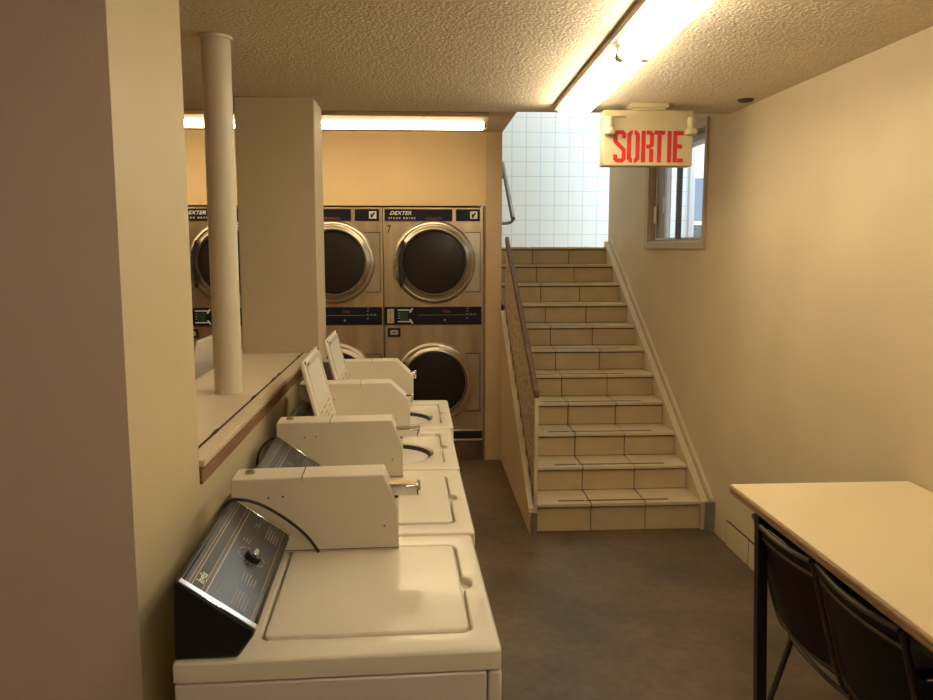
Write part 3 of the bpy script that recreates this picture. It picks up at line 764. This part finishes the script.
for i in range(3):
    d = dr if i == 0 else copy_tree(dr)
    d.location = (-.281-.80*i, YD-.002, 0); d['label'] = dl[i]
c = nb(); text_bm(c, '7', .088, (-.281+.030, YD-.0035, 1.862), (1, 0, 0), (0, 0, 1), bold=.002, sx=.7)
n7 = obj('number_mark', c, 'ink', dr)
c = nb(); text_bm(c, '8', .060, (-.281+.040, YD-.0035, .915), (1, 0, 0), (0, 0, 1), bold=.001)
bpy.data.objects.remove(obj('faint_mark', c, 'ink', dr))
struct('trim_dryer_curb', box(nb(), DR0, DR1, YD+.01, 7.2, 0, .165), 'floor')
struct('trim_dryer_side', box(nb(), .517, DR1, YD+.004, YD+.05, 0, 2.075), 'woodraw')

# ------------------------------------------------------------------ table and chairs
TZ = .889
tb = thing('work_table', (1.46, 1.7, 0), 'long cream topped table with worn wooden edge, two chairs pushed under it', 'table')
TY0, TY1, TX0 = .55, 2.765, 1.123
c = nb(); box(c, TX0+.003, XR-.012, TY0, TY1-.003, TZ-.004, TZ); obj('tabletop', c, 'laminate', tb)
c = nb(); box(c, TX0, XR-.011, TY0-.003, TY1, TZ-.034, TZ-.004); obj('wooden_edge', c, 'edgewood', tb, bevel=.003)
c = nb(); box(c, TX0-.0012, XR-.011, TY0-.003, TY1+.0012, TZ-.013, TZ-.0055); obj('pale_ply_layer', c, 'palewood', tb)
c = nb(); box(c, 1.176, 1.190, TY0+.1, TY1-.16, TZ-.094, TZ-.034); box(c, 1.74, 1.76, TY0+.1, TY1-.16, TZ-.085, TZ-.034)
box(c, 1.190, 1.76, TY1-.18, TY1-.16, TZ-.085, TZ-.034); obj('apron', c, 'legblack', tb)
for x, y in ((1.142, 2.535), (1.142, .68), (1.74, 2.535), (1.74, .68)):
    c = nb(); sp = .034 if x < 1.4 else 0.; prism(c, [(x-.017+sp, 0), (x+.017+sp, 0), (x+.017, TZ-.034), (x-.017, TZ-.034)], 'Y', y-.017, y+.017); obj('leg', c, 'legblack', tb, bevel=.002)

def chair(vinyl):
    # local: x forward (towards the table), y along the back, origin on the floor under the middle of the back
    t = thing('stacking_chair', (0, 0, 0), '', 'chair', 'dark chairs pushed under the table')
    hw = .203
    def px(z): return (.822-z)*.29          # slant of the back tubes
    for s in (-1, 1):
        c = nb(); y = s*hw
        tube(c, smooth_path([(px(.822)+.004, y, .824), (px(.62), y, .62), (px(.47), y, .47), (.145, y, .405), (.22, y, .405), (.52, y, .42)], 6), .0095, 10)
        obj('side_tube', c, 'chairframe', t, smooth=True)
        c = nb(); tube(c, smooth_path([(.165, y, .405), (.155, y, .36), (.095, y, .16), (.048, y, .0)], 5), .0105, 10); obj('leg', c, 'chairframe', t, smooth=True)
        c = nb(); tube(c, smooth_path([(.47, y, .415), (.50, y, .36), (.535, y, .18), (.56, y, .0)], 5), .0105, 10); obj('leg', c, 'chairframe', t, smooth=True)
    bow = lambda y: -.022*(1-(y/hw)**2)
    def arc(z, dz=0, k=1.): return [(px(z)+bow(-hw+2*hw*i/12)*k, -hw+2*hw*i/12, z+dz*(1-((-hw+2*hw*i/12)/hw)**2)) for i in range(13)]
    c = nb(); tube(c, arc(.822, -.004), .0095, 10); obj('top_rail', c, 'chairframe', t, smooth=True)
    c = nb(); rows = []
    zs = [.815, .74, .65, .56, .49, .455]
    for th in (0, .016):
        rr = []
        for z in zs:
            rr.append([c.verts.new((p[0]+th-.004, p[1]*.965, p[2])) for p in arc(z)])
        rows.append(rr)
    for rr in rows:
        for A, B in zip(rr, rr[1:]):
            for k in range(12): c.faces.new([A[k], A[k+1], B[k+1], B[k]])
    for A, B in ((rows[0][0], rows[1][0]), (rows[0][-1], rows[1][-1])):
        for k in range(12): c.faces.new([A[k], A[k+1], B[k+1], B[k]])
    for k in (0, 12):
        for i in range(len(zs)-1): c.faces.new([rows[0][i][k], rows[0][i+1][k], rows[1][i+1][k], rows[1][i][k]])
    bk = obj('backrest', c, vinyl, t, smooth=True)
    c = nb(); tube(c, arc(.776), .008, 8); obj('upper_piping', c, 'chairframe', bk, smooth=True)
    c = nb(); tube(c, arc(.475, -.012), .007, 8); obj('lower_piping', c, 'chairframe', bk, smooth=True)
    c = nb(); prism(c, rrect(.13, .54, -hw+.012, hw-.012, .05, 5), 'Z', .425, .460); obj('seat', c, vinyl, t, bevel=.012)
    c = nb(); tube(c, [(.150, -hw, .385), (.140, -hw*.5, .380), (.138, 0, .378), (.140, hw*.5, .380), (.150, hw, .385)], .008, 10); obj('cross_bar', c, 'chairframe', t, smooth=True)
    return t
c1 = chair('brownvinyl'); c1.location = (1.150, 2.405, 0); c1['label'] = 'dark brown vinyl chair with metal tube frame, by the far table leg'
c3 = copy_tree(c1); c3.location = (1.275, 1.51, 0); c3['label'] = 'dark brown vinyl chair added under the table to fill the dark area beyond the black chair'  # added chair, darkens the space under the near table end
c2 = copy_tree(c1); c2.location = (1.157, 1.973, 0); c2['label'] = 'black vinyl chair with metal tube frame, second from the far table leg'
for o in bpy.data.objects:
    if o.parent == c2 and o.name.startswith(('backrest', 'seat')):
        o.data = o.data.copy(); o.data.materials[0] = M['blackvinyl']

# ------------------------------------------------------------------ lights, world, camera
def area(name, loc, target, sx, sy, power, col):
    L = bpy.data.lights.new(name, 'AREA'); L.shape = 'RECTANGLE'; L.size = sx; L.size_y = sy; L.energy = power; L.color = col
    o = bpy.data.objects.new(name, L); COL.objects.link(o); o.location = loc
    o.rotation_euler = (Vector(target)-Vector(loc)).to_track_quat('-Z', 'Y').to_euler(); return o
area('entry_daylight', (3.3, 7.6, 3.4), (1.1, 8.7, 2.4), .7, 1.9, 12, (.80, .92, 1.0))
area('stairwell_fill', (1.25, 7.6, 4.5), (1.2, 8.7, 2.2), 1.0, .8, 13, (.80, .92, 1.0))  # hidden fill lamp added under the stairwell ceiling to brighten the tile wall

area('vestibule_fill', (2.6, 6.8, 4.2), (2.5, 8.7, 2.5), .7, .7, 20, (.80, .92, 1.0))  # unseen fill lamp added to lift the tiles behind the window

w = bpy.data.worlds.new('daylight'); bpy.context.scene.world = w; w.use_nodes = True
bg = w.node_tree.nodes['Background']; bg.inputs[0].default_value = (.86, .93, 1, 1); bg.inputs[1].default_value = 1.4

cam = bpy.data.cameras.new('camera'); co = bpy.data.objects.new('camera', cam); COL.objects.link(co)
f, p, yw, Hc = 800, .1265, .059, 1.74
fw = Vector((math.sin(yw)*math.cos(p), math.cos(yw)*math.cos(p), -math.sin(p)))
rt = Vector((math.cos(yw), -math.sin(yw), 0)); up = rt.cross(fw)
Rm = Matrix((rt, up, -fw)).transposed()
co.matrix_world = Matrix.Translation((0, 0, Hc)) @ Rm.to_4x4()
cam.sensor_width = 36; cam.lens = 36*f/933; cam.clip_start = .02; cam.clip_end = 200
sc = bpy.context.scene; sc.camera = co
sc.view_settings.view_transform = 'Standard'; sc.view_settings.exposure = 0.42
sc.cycles.max_bounces = 8; sc.cycles.diffuse_bounces = 6; sc.cycles.sample_clamp_indirect = 6
